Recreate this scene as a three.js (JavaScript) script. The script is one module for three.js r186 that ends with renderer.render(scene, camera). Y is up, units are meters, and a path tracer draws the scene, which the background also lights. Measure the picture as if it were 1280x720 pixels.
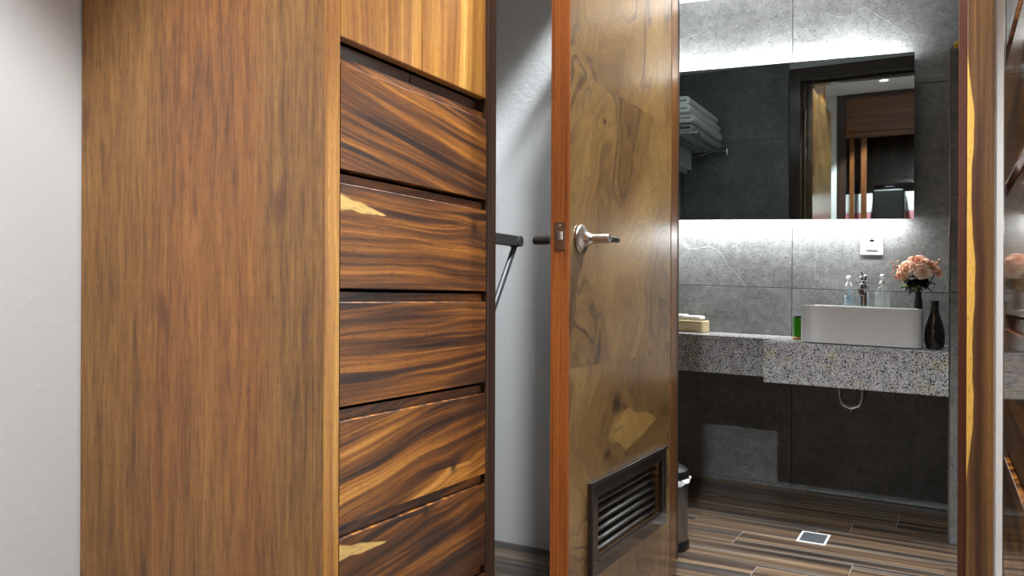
import * as THREE from 'three';
import { RoundedBoxGeometry } from 'three/addons/geometries/RoundedBoxGeometry.js';
import { mergeGeometries } from 'three/addons/utils/BufferGeometryUtils.js';
import { RectAreaLightUniformsLib } from 'three/addons/lights/RectAreaLightUniformsLib.js';

// ---------------------------------------------------------------- camera, lights, exposure
// Units are metres. x runs to the right along the door wall, d (= -z) runs from the closet into the bathroom.
const scene = new THREE.Scene();
scene.background = new THREE.Color(0x000000);
const renderer = new THREE.WebGLRenderer({ antialias: true });
renderer.toneMapping = THREE.LinearToneMapping;
renderer.toneMappingExposure = 1.0;
renderer.shadowMap.enabled = true;
RectAreaLightUniformsLib.init();

const EYE = 0.857, FOCAL = 1068;
const camera = new THREE.PerspectiveCamera(2 * Math.atan(360 / FOCAL) * 180 / Math.PI, 1280 / 720, 0.02, 60);
camera.position.set(0, EYE, 0);
camera.rotation.order = 'YXZ';
camera.rotation.set(0, Math.atan(555 / FOCAL), 0.0035);
camera.setViewOffset(1280, 720, 0, -14, 1280, 720);
camera.updateProjectionMatrix();
scene.add(camera);

const DOWNLIGHT = [24, 20, 38], LED = 200;                       // candela of a ceiling spot, radiance of the mirror strips
const WARM = new THREE.Color(0.915, 0.97, 1.0), COOL = new THREE.Color(0.985, 1.0, 1.0);
const SPOTS = [[-0.56, 0.17], [-0.50, 1.22], [-0.40, 2.38]];   // x, d of the recessed spots in the closet ceiling

// ---------------------------------------------------------------- the house is a little out of level across the rooms
const FALL = 0.0357, XREF = -0.77;
const drop = x => -FALL * (x - XREF);

// ---------------------------------------------------------------- noise
let seed = 7;
const rnd = () => { seed = (seed * 1664525 + 1013904223) >>> 0; return seed / 4294967296; };
const PERM = new Uint8Array(512);
{ const p = [...Array(256).keys()]; for (let i = 255; i > 0; i--) { const j = Math.floor(rnd() * (i + 1)); [p[i], p[j]] = [p[j], p[i]]; } for (let i = 0; i < 512; i++) PERM[i] = p[i & 255]; }
const GX = [], GY = []; for (let i = 0; i < 256; i++) { const a = i / 256 * Math.PI * 2; GX.push(Math.cos(a) * 1.5); GY.push(Math.sin(a) * 1.5); }
function N(x, y) {
  const xi = Math.floor(x), yi = Math.floor(y), fx = x - xi, fy = y - yi;
  const u = fx * fx * fx * (fx * (fx * 6 - 15) + 10), v = fy * fy * fy * (fy * (fy * 6 - 15) + 10);
  const X = xi & 255, Y = yi & 255, a = PERM[X] + Y, b = PERM[X + 1] + Y;
  const g = (h, dx, dy) => GX[h] * dx + GY[h] * dy;
  const n0 = g(PERM[a], fx, fy), n1 = g(PERM[b], fx - 1, fy), n2 = g(PERM[a + 1], fx, fy - 1), n3 = g(PERM[b + 1], fx - 1, fy - 1);
  const p = n0 + u * (n1 - n0), q = n2 + u * (n3 - n2); return p + v * (q - p);
}
const fbm = (x, y, o = 4) => { let s = 0, a = 0.5; for (let i = 0; i < o; i++) { s += a * N(x, y); x = x * 2.03 + 17.3; y = y * 2.03 + 9.1; a *= 0.5; } return s; };
const cl = (x, a = 0, b = 1) => Math.min(b, Math.max(a, x));
const ss = (a, b, x) => { const t = cl((x - a) / (b - a)); return t * t * (3 - 2 * t); };
const mix3 = (a, b, t) => [a[0] + (b[0] - a[0]) * t, a[1] + (b[1] - a[1]) * t, a[2] + (b[2] - a[2]) * t];
function ramp(stops, t) { t = cl(t); for (let i = 1; i < stops.length; i++) if (t <= stops[i][0]) { const [p, c] = stops[i - 1], [q, e] = stops[i]; return mix3(c, e, (t - p) / (q - p)); } return stops[stops.length - 1][1]; }
// a texture that covers wm x hm metres; fn(u, v) in metres returns sRGB 0..255
function tex(w, h, wm, hm, fn, srgb = true) {
  const data = new Uint8Array(w * h * 4);
  for (let j = 0; j < h; j++) for (let i = 0; i < w; i++) {
    const c = fn((i + 0.5) / w * wm, (j + 0.5) / h * hm), k = (j * w + i) * 4;
    data[k] = cl(c[0], 0, 255); data[k + 1] = cl(c[1], 0, 255); data[k + 2] = cl(c[2], 0, 255); data[k + 3] = 255;
  }
  const t = new THREE.DataTexture(data, w, h, THREE.RGBAFormat);
  t.wrapS = t.wrapT = THREE.RepeatWrapping; t.magFilter = THREE.LinearFilter; t.minFilter = THREE.LinearMipmapLinearFilter; t.generateMipmaps = true;
  if (srgb) t.colorSpace = THREE.SRGBColorSpace;
  t.needsUpdate = true; t.userData = { size: [wm, hm] };
  return t;
}

// ---------------------------------------------------------------- wood, stone and plaster
const pores = (along, across) => ss(0.25, 0.6, N(along * 45, across * 800)) * 0.16 + ss(0.3, 0.7, N(along * 25 + 40, across * 420)) * 0.12;
// brown veneer of the wardrobe side, vertical grain
const T_panel = tex(1024, 2048, 0.64, 1.4, (x, y) => {
  const xx = x + 0.006 * N(x * 9, y * 2.2) + 0.0025 * N(x * 40, y * 9);
  let t = 0.52 + 0.18 * N(xx * 14, y * 1.1) + 0.24 * N(xx * 62 + 5, y * 3.4) + 0.24 * N(xx * 170, y * 11) + 0.14 * N(xx * 400, y * 26);
  let c = ramp([[0, [76, 46, 18]], [0.35, [120, 79, 34]], [0.6, [140, 95, 43]], [1, [164, 118, 62]]], t);
  const red = ss(-0.1, 0.5, N(x * 5 + 3, y * 0.5 + 8)); c = mix3(c, [c[0] * 1.02, c[1] * 0.92, c[2] * 0.82], red);
  const knot = ss(0.42, 0.75, N(xx * 34 + 11, y * 5.5 + 3)) * ss(-0.2, 0.5, N(x * 7, y * 2 + 30)); c = mix3(c, [84, 46, 24], knot * 0.6);
  const k = 1 - pores(y, x); return [c[0] * k, c[1] * k, c[2] * k];
});
// rich streaked wood of the drawer fronts, grain along u; rows differ so that no two fronts are alike
const ROWS = [[1.072, 1.26], [0.874, 1.071], [0.678, 0.873], [0.481, 0.677], [0.285, 0.480], [0.08, 0.284]];
const RICH = [[0, [30, 16, 11]], [0.25, [56, 30, 15]], [0.45, [96, 55, 21]], [0.62, [136, 82, 28]], [0.82, [178, 116, 44]], [1, [206, 146, 66]]];
const T_drawer = tex(1024, 2048, 0.6, 1.3, (u, y) => {
  let r = ROWS.findIndex(q => y >= q[0] && y <= q[1]); if (r < 0) r = 5;
  const s = r * 31.7, k = [0.5, 1.0, 1.0, 1.6, 1.1, 1][r];
  const tilt = [-0.13, 0.0, 0.03, 0.16, 0.12, 0][r];
  let v = y - tilt * u + 0.012 * k * N(u * 2.4 + s, y * 5 + s) + 0.0035 * k * N(u * 7 + s, y * 22 + 3);
  const knots = [[], [[0.48, 1.006, 1]], [], [[0.40, 0.52, 1.2]], [[0.30, 0.45, 1]], []][r];
  let kn = 0;
  for (const [kx, ky, ks] of knots) { const dx = (u - kx + 0.02) * 1.0, dy = (y - ky), q = Math.exp(-(dx * dx / 0.0035 + dy * dy / 0.0006)); v += Math.sign(dy) * 0.011 * q * ks; kn = Math.max(kn, Math.exp(-(dx * dx / 0.00012 + dy * dy / 0.00016))); }
  let t = 0.5 + [0.03, 0.02, -0.01, 0.10, -0.07, 0][r] + [0.24, 0.18, 0.24, 0.44, 0.22, 0.3][r] * N(u * 1.3 + s, v * (r === 3 ? 18 : 30) + s) + 0.22 * N(u * 2.1 + s, v * 78) + 0.16 * N(u * 4 + s, v * 210) + 0.1 * N(u * 7 + s, v * 520);
  t -= 0.34 * ss(0.2, 0.6, N(u * 2.2 + 9 + s, v * 48 + 20)) * (0.55 + 0.45 * ss(-0.3, 0.4, N(u * 5 + s, v * 20)));
  let c = ramp(RICH, t);
  c = mix3(c, [40, 21, 14], kn * 0.85);
  const sap = (cx, cy, len, hh) => { const q = cl((u - 0.012) / len); const half = hh * 1.15 * Math.pow(1 - q, 0.7) * (0.9 + 0.35 * N(u * 30, 4)); return ss(1.15, 0.7, Math.abs(y - cy + 0.1 * q * len) / Math.max(half, 1e-4)) * (u < len + 0.012 ? 1 : 0); };
  let sp = r === 1 ? sap(0, 1.018, 0.135, 0.0135) : r === 4 ? sap(0, 0.438, 0.14, 0.0135) : 0;
  c = mix3(c, [226 + 10 * N(u * 40, y * 200), 188, 112], sp * 0.92);
  const p = 1 - pores(u, y) * 1.1; return [c[0] * p, c[1] * p, c[2] * p];
});
// golden vertical-grain wood: cupboard doors and stiles
const T_gold = tex(1024, 1536, 0.55, 1.6, (x, y) => {
  const xx = x + 0.012 * N(x * 7 + 2, y * 2.5) + 0.003 * N(x * 30, y * 8);
  let t = 0.5 + 0.34 * N(xx * 30, y * 0.9) + 0.24 * N(xx * 85, y * 1.5) + 0.16 * N(xx * 230, y * 4);
  let c = ramp([[0, [98, 56, 20]], [0.3, [146, 92, 34]], [0.6, [182, 126, 50]], [0.85, [206, 154, 74]], [1, [222, 178, 102]]], t);
  const pur = ss(0.2, 0.6, N(xx * 14 + 40, y * 1.2)); c = mix3(c, [128, 78, 50], pur * 0.4);
  const k = 1 - pores(y, x); return [c[0] * k, c[1] * k, c[2] * k];
});
// dark walnut: frames, rails, louvre
const T_dark = tex(512, 1024, 0.3, 0.9, (x, y) => {
  const xx = x + 0.006 * N(x * 9, y * 3); const t = 0.5 + 0.4 * N(xx * 60, y * 1.1) + 0.25 * N(xx * 170, y * 3);
  const c = ramp([[0, [28, 17, 12]], [0.5, [52, 33, 22]], [1, [88, 58, 36]]], t), k = 1 - pores(y, x); return [c[0] * k, c[1] * k, c[2] * k];
});
// swirling lacquered veneer of the bathroom door: leaves of veneer matched at three seams
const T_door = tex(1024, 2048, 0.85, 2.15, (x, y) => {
  const seams = [0.515 + 0.01 * N(x * 5, 1), 0.70, 1.38]; let yy = y, ox = 0;
  if (y < seams[0]) { yy = 2 * seams[0] - y + 0.02; ox = 0.03; } else if (y < seams[1]) { yy = y; } else if (y < seams[2]) { yy = y + 3.3; ox = 0.2; } else { yy = y + 7.1; }
  let px = (x + ox) * 1.25, py = yy * 1.05 - x * 0.35;
  const w1 = 0.2, qx = px + w1 * fbm(px * 2.6, py * 2.1, 3), qy = py + w1 * 1.2 * fbm(px * 2.6 + 31, py * 2.1 + 7, 3);
  const t = fbm(qx * 1.9 + 3, qy * 2.6 + 12, 3);
  let tone = 0.56 + 0.7 * t + 0.12 * N(qx * 26, qy * 26) + 0.14 * N((qx + t) * 14, (qy + t * 1.5) * 20);
  let c = ramp([[0, [72, 48, 26]], [0.3, [102, 74, 38]], [0.6, [128, 97, 52]], [1, [158, 127, 76]]], tone);
  const f = t * 5.4 + 0.08 * N(qx * 30, qy * 10), fr = f - Math.floor(f);
  const strength = ss(-0.05, 0.4, N(qx * 2.1 + 60, qy * 2.1) + 0.25);
  const line = Math.exp(-Math.pow((fr - 0.5) / 0.035, 2)) + 0.5 * ss(0.2, 0.0, Math.abs(fr - 0.62));
  c = mix3(c, [54, 37, 32], cl(line * strength * 0.92));
  const f2 = t * 21 + N(qx * 9, qy * 9), fr2 = Math.abs(f2 - Math.floor(f2) - 0.5); c = mix3(c, [84, 58, 36], 0.26 * ss(0.3, 0.02, fr2));
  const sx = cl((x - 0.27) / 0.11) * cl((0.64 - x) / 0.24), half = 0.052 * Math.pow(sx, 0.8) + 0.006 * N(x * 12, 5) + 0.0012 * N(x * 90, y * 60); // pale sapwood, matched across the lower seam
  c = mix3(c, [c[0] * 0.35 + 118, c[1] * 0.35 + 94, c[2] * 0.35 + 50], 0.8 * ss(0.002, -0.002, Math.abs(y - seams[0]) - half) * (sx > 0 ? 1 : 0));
  const kn = (kx, ky, r) => Math.exp(-((x - kx) ** 2 * 0.5 + (y - ky) ** 2) / (r * r)); c = mix3(c, [46, 28, 18], cl(kn(0.31, 0.59, 0.02) + 0.8 * kn(0.24, 0.47, 0.012) + kn(0.19, 0.4, 0.01)));
  const k = 1 - pores(y, x) * 0.7; return [c[0] * k, c[1] * k, c[2] * k];
});
// orange cedar of the door's edge, vertical grain
const T_edge = tex(256, 1024, 0.08, 0.9, (x, y) => {
  const xx = x + 0.004 * N(x * 20, y * 2); const t = 0.5 + 0.4 * N(xx * 110, y * 0.9) + 0.25 * N(xx * 330, y * 3);
  const c = ramp([[0, [98, 46, 15]], [0.45, [138, 72, 25]], [1, [164, 96, 38]]], t), k = 1 - pores(y, x) * 0.8; return [c[0] * k, c[1] * k, c[2] * k];
});
// door casing: brown heartwood beside a pale strip of sapwood that wanders along it
const T_casing = tex(256, 2048, 0.07, 2.2, (x, y) => {
  const xx = x + 0.003 * N(x * 30, y * 2); const t = 0.5 + 0.4 * N(xx * 90, y * 1.0) + 0.25 * N(xx * 260, y * 3);
  let c = ramp([[0, [62, 38, 18]], [0.5, [98, 66, 32]], [1, [134, 94, 48]]], t);
  const edge = 0.017 + 0.009 * N(3.3, y * 3.1) + 0.003 * N(8, y * 12); const inb = ss(0.33, 0.55, y) * ss(1.56, 1.3, y);
  const heart = Math.exp(-Math.pow((x - edge - 0.014) / 0.011, 2)) * ss(1.5, 1.2, y); c = mix3(c, [52, 26, 12], heart * 0.8);
  c = mix3(c, [212, 164, 74], ss(edge * inb + 0.0016, edge * inb - 0.0016, x) * (inb > 0.02 ? 1 : 0));
  const k = 1 - pores(y, x); return [c[0] * k, c[1] * k, c[2] * k];
});
// cleft slate-look tile
const slateTone = (x, y) => {
  const qx = x + 0.12 * fbm(x * 2.4, y * 2.4, 3), qy = y + 0.12 * fbm(x * 2.4 + 20, y * 2.4 + 4, 3);
  const lay = fbm(qx * 1.1 + qy * 0.9, qy * 1.1 + 40, 4) * 2.4, fr = lay - Math.floor(lay), st = Math.floor(lay);
  const vein = Math.exp(-Math.pow((fr - 0.03) / 0.008, 2)) * ss(-0.1, 0.35, N(qx * 3, qy * 3 + 9));
  return { base: 0.5 + 0.3 * fbm(x * 5, y * 5, 5) + 0.12 * ((st * 37 % 5) / 5 - 0.4) + 0.25 * fbm(x * 30, y * 30, 3) + 0.13 * N(x * 160, y * 160), vein };
};
const T_slate = tex(2048, 2048, 1.5, 1.9, (x, y) => { const { base, vein } = slateTone(x, y); let g = 94 + 80 * base; g += vein * 16; const pit = ss(0.5, 0.75, N(x * 95 + 3, y * 95)); g *= 1 - 0.3 * pit; const wh = ss(0.6, 0.8, N(x * 75 + 50, y * 75)); g += 26 * wh; return [g * 0.985, g, g * 0.995]; });
const T_slateB = tex(1024, 1024, 1.5, 1.9, (x, y) => { const { base, vein } = slateTone(x, y); const g = 255 * cl(0.2 + 0.5 * base + 0.2 * vein); return [g, g, g]; }, false);
// speckled granite
const T_granite = tex(1024, 1024, 0.62, 0.62, (x, y) => {
  const wx = x + 0.002 * N(x * 140, y * 140), wy = y + 0.002 * N(x * 140 + 9, y * 140);
  let g = 216 + 18 * N(wx * 38, wy * 38) + 24 * N(wx * 210, wy * 210);
  const mid = ss(0.02, 0.3, N(wx * 150 + 7, wy * 150) + 0.4 * N(wx * 30, wy * 30)); g = g * (1 - mid) + (164 + 26 * N(wx * 200, wy * 200)) * mid;
  const blk = ss(0.32, 0.52, N(wx * 170 + 70, wy * 170 + 3) + 0.25 * N(wx * 40 + 9, wy * 40)); g = g * (1 - blk) + 44 * blk;
  const yel = ss(0.3, 0.7, N(wx * 17 + 30, wy * 17)) * (1 - blk); return [g + 3 * yel, g + 1 * yel, g * (1 - 0.09 * yel) + 2];
});
// wood-look floor tile, grain along u, streaked in grey, umber and tan
const T_floor = tex(2048, 1024, 2.6, 1.3, (u, v) => {
  const vv = v + 0.012 * N(u * 1.4, v * 5) + 0.004 * N(u * 5, v * 20);
  const t = 0.5 + 0.42 * N(u * 0.7, vv * 26) + 0.26 * N(u * 1.2, vv * 70) + 0.16 * N(u * 2.5, vv * 200);
  let c = ramp([[0, [40, 35, 32]], [0.3, [70, 57, 48]], [0.55, [102, 82, 64]], [0.8, [134, 110, 86]], [1, [158, 132, 108]]], t);
  const gr = ss(0.0, 0.5, N(u * 0.6 + 30, vv * 19 + 5)); c = mix3(c, [c[2] * 1.12, c[2] * 1.1, c[2] * 1.12], gr * 0.7);
  const k = 1 - pores(u, v) * 0.8; return [c[0] * k, c[1] * k, c[2] * k];
});
const T_plaster = tex(1024, 1024, 0.7, 0.7, (x, y) => { const g = 120 + 55 * N(x * 60, y * 60) + 34 * N(x * 170, y * 150) + 60 * ss(0.58, 0.72, N(x * 34 + 5, y * 34)); return [g, g, g]; }, false);
const T_terry = tex(256, 256, 0.1, 0.1, (x, y) => { const g = 128 + 90 * N(x * 420, y * 420); return [g, g, g]; }, false);

// ---------------------------------------------------------------- materials
const P = o => new THREE.MeshPhysicalMaterial(o);
const lacquer = (map, o = {}) => P({ map, roughness: 0.42, clearcoat: 0.7, clearcoatRoughness: 0.2, ...o });
const M = {
  stop: lacquer(T_edge, { color: 0x8a7468 }),
  lip: lacquer(T_gold, { color: 0x9c9088, clearcoat: 1, clearcoatRoughness: 0.14 }),
  espresso: lacquer(T_dark, { color: 0x6a5f58, clearcoat: 1, clearcoatRoughness: 0.1 }), umber: lacquer(T_gold, { color: 0xa8937c }),
  plaster: P({ color: 0xe3e3e3, roughness: 0.92, bumpMap: T_plaster, bumpScale: 0.0008 }),
  ceiling: P({ color: 0xe8e8e6, roughness: 0.95 }),
  grout: P({ color: 0x55585a, roughness: 0.9 }),
  floorGrout: P({ color: 0x8b8480, roughness: 0.85 }),
  slate: P({ map: T_slate, roughness: 0.62, bumpMap: T_slateB, bumpScale: 0.004 }),
  granite: P({ map: T_granite, roughness: 0.22, clearcoat: 0.3, clearcoatRoughness: 0.1 }),
  floor: P({ map: T_floor, roughness: 0.36 }),
  panel: lacquer(T_panel, { roughness: 0.5, clearcoat: 0.15, clearcoatRoughness: 0.35 }),
  drawer: lacquer(T_drawer, { roughness: 0.4, clearcoat: 0.45, clearcoatRoughness: 0.22 }),
  gold: lacquer(T_gold), dark: lacquer(T_dark, { clearcoatRoughness: 0.16 }),
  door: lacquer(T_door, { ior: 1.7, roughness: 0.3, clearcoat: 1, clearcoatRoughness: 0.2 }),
  edge: lacquer(T_edge, { clearcoat: 0.3 }), casing: lacquer(T_casing),
  gloss: lacquer(T_drawer, { ior: 1.9, roughness: 0.16, clearcoat: 1, clearcoatRoughness: 0.04 }),
  mirror: P({ color: new THREE.Color(0.52, 0.60, 0.60), metalness: 1, roughness: 0.015 }),
  backing: P({ color: 0x3c4244, roughness: 0.6 }),
  led: P({ color: 0xffffff, emissive: new THREE.Color(1, 0.985, 0.97), emissiveIntensity: 6, roughness: 0.6 }),
  lamp: P({ color: 0xffffff, emissive: new THREE.Color(1, 0.95, 0.88), emissiveIntensity: 6, roughness: 0.6 }),
  white: P({ color: 0xeeeeee, roughness: 0.5 }),
  ceramic: P({ color: 0xf1f1f0, roughness: 0.12, clearcoat: 1, clearcoatRoughness: 0.05 }),
  chrome: P({ color: 0xd8dadb, metalness: 1, roughness: 0.07 }),
  nickel: P({ color: 0xb9b2aa, metalness: 1, roughness: 0.24 }),
  steel: P({ color: 0x8f9294, metalness: 1, roughness: 0.3 }),
  iron: P({ color: 0x75787b, metalness: 0.6, roughness: 0.5 }),
  black: P({ color: 0x0d0d0e, roughness: 0.4 }), hole: P({ color: 0x050505, roughness: 0.9 }),
  blackGlass: P({ color: 0x17130f, roughness: 0.06, clearcoat: 1, clearcoatRoughness: 0.03 }),
  clear: P({ color: 0xffffff, transmission: 1, thickness: 0, roughness: 0.03, ior: 1.45 }),
  blueGel: P({ color: 0xc3d3da, roughness: 0.25, transmission: 0.6, thickness: 0 }),
  frosted: P({ color: 0xe9f0f0, roughness: 0.35, transmission: 0.25, thickness: 0 }),
  pump: P({ color: 0xf3f3f3, roughness: 0.35 }),
  green: P({ color: 0x3f9a12, roughness: 0.12, transmission: 0.35, thickness: 0 }),
  blueTube: P({ color: 0x9fd0e6, roughness: 0.4 }),
  ochre: P({ color: 0xb98a2e, roughness: 0.4 }),
  terry: P({ color: 0xe9e9e6, roughness: 1, bumpMap: T_terry, bumpScale: 0.002, sheen: 0.5 }),
  greyTerry: P({ color: 0xa9acac, roughness: 1, bumpMap: T_terry, bumpScale: 0.002 }),
  wicker: P({ color: 0xc2ae86, roughness: 0.8 }), wickerDark: P({ color: 0x6e5a36, roughness: 0.8 }),
  petal: P({ color: 0xf3bfa4, roughness: 0.7, transmission: 0.2, thickness: 0, side: THREE.DoubleSide }),
  petal2: P({ color: 0xf7dcc2, roughness: 0.7, transmission: 0.2, thickness: 0, side: THREE.DoubleSide }),
  blush: P({ color: 0xeda68d, roughness: 0.7, side: THREE.DoubleSide }),
  leafDark: P({ color: 0x1c241d, roughness: 0.55, side: THREE.DoubleSide }), leafLight: P({ color: 0x7d9c34, roughness: 0.6, side: THREE.DoubleSide }),
  liner: P({ color: 0xe6e6e6, roughness: 0.6, side: THREE.DoubleSide }),
  yellow: P({ color: 0xe0c21c, roughness: 0.7 }), pink: P({ color: 0xd98a93, roughness: 0.6 }),
};

// ---------------------------------------------------------------- helpers
const taken = {};
const numbered = n => { taken[n] = (taken[n] ?? -1) + 1; return taken[n] ? `${n}_${String(taken[n]).padStart(3, '0')}` : n; };
// texture coordinates in metres, taken from the plane that each face lies in
function uvBy(geo, map, { du = 0, dv = 0, swap = false } = {}) {
  const g = geo.index ? geo.toNonIndexed() : geo, p = g.attributes.position, uv = new Float32Array(p.count * 2);
  const [su, sv] = map?.userData?.size ?? [1, 1], A = new THREE.Vector3(), B = new THREE.Vector3(), C = new THREE.Vector3();
  for (let i = 0; i < p.count; i += 3) {
    A.fromBufferAttribute(p, i); B.fromBufferAttribute(p, i + 1).sub(A); C.fromBufferAttribute(p, i + 2).sub(A); B.cross(C);
    const ax = Math.abs(B.x), ay = Math.abs(B.y), az = Math.abs(B.z);
    for (let k = 0; k < 3; k++) {
      A.fromBufferAttribute(p, i + k);
      let a, b; if (ax >= ay && ax >= az) { a = -A.z; b = A.y; } else if (ay >= az) { a = A.x; b = -A.z; } else { a = A.x; b = A.y; }
      if (swap) [a, b] = [b, a];
      uv[(i + k) * 2] = (a + du) / su; uv[(i + k) * 2 + 1] = (b + dv) / sv;
    }
  }
  g.setAttribute('uv', new THREE.BufferAttribute(uv, 2)); return g;
}
// a bevelled box between world limits x0..x1, y0..y1, d0..d1
function box(x0, x1, y0, y1, d0, d1, r = 0.002) {
  const w = x1 - x0, h = y1 - y0, t = d1 - d0, rr = Math.min(r, w * 0.45, h * 0.45, t * 0.45);
  const g = rr > 0 ? new RoundedBoxGeometry(w, h, t, 1, rr) : new THREE.BoxGeometry(w, h, t);
  return g.translate((x0 + x1) / 2, (y0 + y1) / 2, -(d0 + d1) / 2);
}
const V3 = (x, y, d) => new THREE.Vector3(x, y, -d);
function tube(pts, r, seg = 24, rs = 10, closed = false) { return new THREE.TubeGeometry(new THREE.CatmullRomCurve3(pts, closed, 'catmullrom', 0.3), seg, r, rs, closed); }
function rod(a, b, r0, r1 = r0, n = 14) { const v = b.clone().sub(a), g = new THREE.CylinderGeometry(r1, r0, v.length(), n); g.applyQuaternion(new THREE.Quaternion().setFromUnitVectors(new THREE.Vector3(0, 1, 0), v.clone().normalize())); const m = a.clone().add(b).multiplyScalar(0.5); return g.translate(m.x, m.y, m.z); }
function lathe(profile, x, y, d, n = 28) { return new THREE.LatheGeometry(profile.map(([r, h]) => new THREE.Vector2(r, h)), n).translate(x, y, -d); }
const merge = gs => gs.length === 1 ? gs[0] : mergeGeometries(gs.map(g => { const q = g.index ? g.toNonIndexed() : g.clone(); for (const k of Object.keys(q.attributes)) if (!['position', 'normal', 'uv'].includes(k)) q.deleteAttribute(k); return q; }));
// a thing at base x, y, d; level things keep their heights, the others follow the fall of the house
function thing(name, label, category, [x, y, d], { group, level = false, kind } = {}) {
  const o = new THREE.Group(); o.name = numbered(name); o.position.set(x, y + (level ? 0 : drop(x)), -d);
  o.userData = { label, category }; if (group) o.userData.group = group; if (kind) o.userData.kind = kind;
  Object.defineProperty(o, 'level', { value: level }); Object.defineProperty(o, 'base', { value: o.position.clone() });
  scene.add(o); return o;
}
// a part: geometry given in world metres, moved into its thing
function part(name, geos, mat, root, { uv = {}, parent = root, keep = false, rigid = false, label } = {}) {
  let g = merge([].concat(geos)); if (!keep) g = uvBy(g, mat.map ?? mat.bumpMap, uv);
  if (!root.level) { { const p = g.attributes.position; for (let i = 0; i < p.count; i++) p.setY(i, p.getY(i) + drop(p.getX(i))); } }
  g.translate(-root.base.x, -root.base.y, -root.base.z);
  const m = new THREE.Mesh(g, mat); m.name = name; m.castShadow = m.receiveShadow = true; if (label) m.userData.label = label;
  parent.add(m); return m;
}
function structure(name, geos, mat, label, { level = false, uv } = {}) {
  const o = thing(name, label, name.split('_')[0], [0, 0, 0], { level, kind: 'structure' }); scene.remove(o);
  const m = part(o.name, geos, mat, o, { uv, parent: scene }); m.position.copy(o.position);
  m.userData = { kind: 'structure', label }; Object.defineProperty(m, 'level', { value: level }); Object.defineProperty(m, 'base', { value: o.base });
  return m;
}

// ================================================================ THE SHELL
const DB = 4.04, DW0 = 2.60, DW1 = 2.74, CEIL = 2.70, BCEIL = 2.275;    // back wall, door wall (two faces), ceilings
const XL = -1.50, XR = 0.80, BL = -1.65, BR = 1.0, REAR = -0.95;
const OPEN_L = -0.838, OPEN_R = 0.028, HEAD = 2.16;                     // the hole in the door wall

// floor: slab with wood-look tiles laid in staggered rows along x
const floor = structure('floor', box(-1.8, 1.15, -0.12, -0.0012, -1.1, 4.15, 0), M.floorGrout, 'floor of dark streaked wood-look planks with pale joints');
{
  const rows = [2.635, 2.832, 3.036, 3.228, 3.412, 3.604, 3.842, 4.045]; let d = 2.635; while (d > -1.0) { d -= 0.2; rows.unshift(d); }
  const joint = { 2.832: -0.30, 3.036: -0.7, 3.228: -0.46, 3.412: -0.352, 3.604: -0.202, 3.842: -0.955 };
  for (let i = 0; i + 1 < rows.length; i++) {
    const d0 = rows[i] + 0.0016, d1 = rows[i + 1] - 0.0016; let x = (joint[rows[i]] ?? -1.0 + (i * 0.37) % 1.1) - 2.4;
    while (x < 1.1) { const a = Math.max(x, -1.78), b = Math.min(x + 1.2, 1.12); if (b - a > 0.05) part('plank', box(a + 0.0012, b - 0.0012, -0.011, 0, d0, d1, 0.001), M.floor, floor, { uv: { du: (i * 0.53 + x) % 1.3, dv: (i * 0.317 + (x > -0.8 ? 0.71 : 0)) % 1.1 } }); x += 1.2; }
  }
}
structure('ceiling', box(XL - 0.1, XR + 0.1, CEIL, CEIL + 0.12, REAR - 0.1, DW1, 0), M.ceiling, 'white closet ceiling with recessed spotlights', { level: true });
structure('ceiling', box(BL - 0.1, BR + 0.1, BCEIL, BCEIL + 0.12, DW1, DB + 0.1, 0), M.ceiling, 'white bathroom ceiling above the grey tiles');
structure('wall_left', box(XL - 0.1, XL, -0.1, CEIL, REAR - 0.1, DW1, 0), M.plaster, 'white textured plaster wall beside the tall wardrobe', { level: true });
structure('wall_right', box(XR, XR + 0.1, -0.1, CEIL, REAR - 0.1, DW0, 0), M.plaster, 'white plaster wall behind the glossy drawer cabinet', { level: true });
structure('wall_rear', [box(XL, XR, -0.1, CEIL, REAR - 0.1, REAR, 0), box(XL, -0.981, -0.1, CEIL, REAR, -0.24, 0)], M.plaster, 'white plaster wall beside the open wardrobe facing the bathroom', { level: true });
const wallDoor = structure('wall_door', [box(XL - 0.1, OPEN_L, -0.1, CEIL, DW0, DW1, 0), box(OPEN_R, XR + 0.1, -0.1, CEIL, DW0, DW1, 0), box(OPEN_L, OPEN_R, HEAD, CEIL, DW0, DW1, 0)], M.plaster, 'white plaster wall around the bathroom doorway', { level: true });
const wallBack = structure('wall_back', box(BL - 0.1, BR + 0.1, -0.1, BCEIL, DB + 0.012, DB + 0.12, 0), M.grout, 'large dark grey slate tiles behind the vanity');
const wallBathLeft = structure('wall_bathroom_left', box(BL - 0.1, BL - 0.012, -0.1, BCEIL, DW1, DB + 0.1, 0), M.grout, 'grey slate tiled wall behind the towel rack');
const wallBathRight = structure('wall_bathroom_right', box(BR + 0.012, BR + 0.1, -0.1, BCEIL, DW1, DB + 0.1, 0), M.grout, 'grey slate tiled wall of the shower side');
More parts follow.
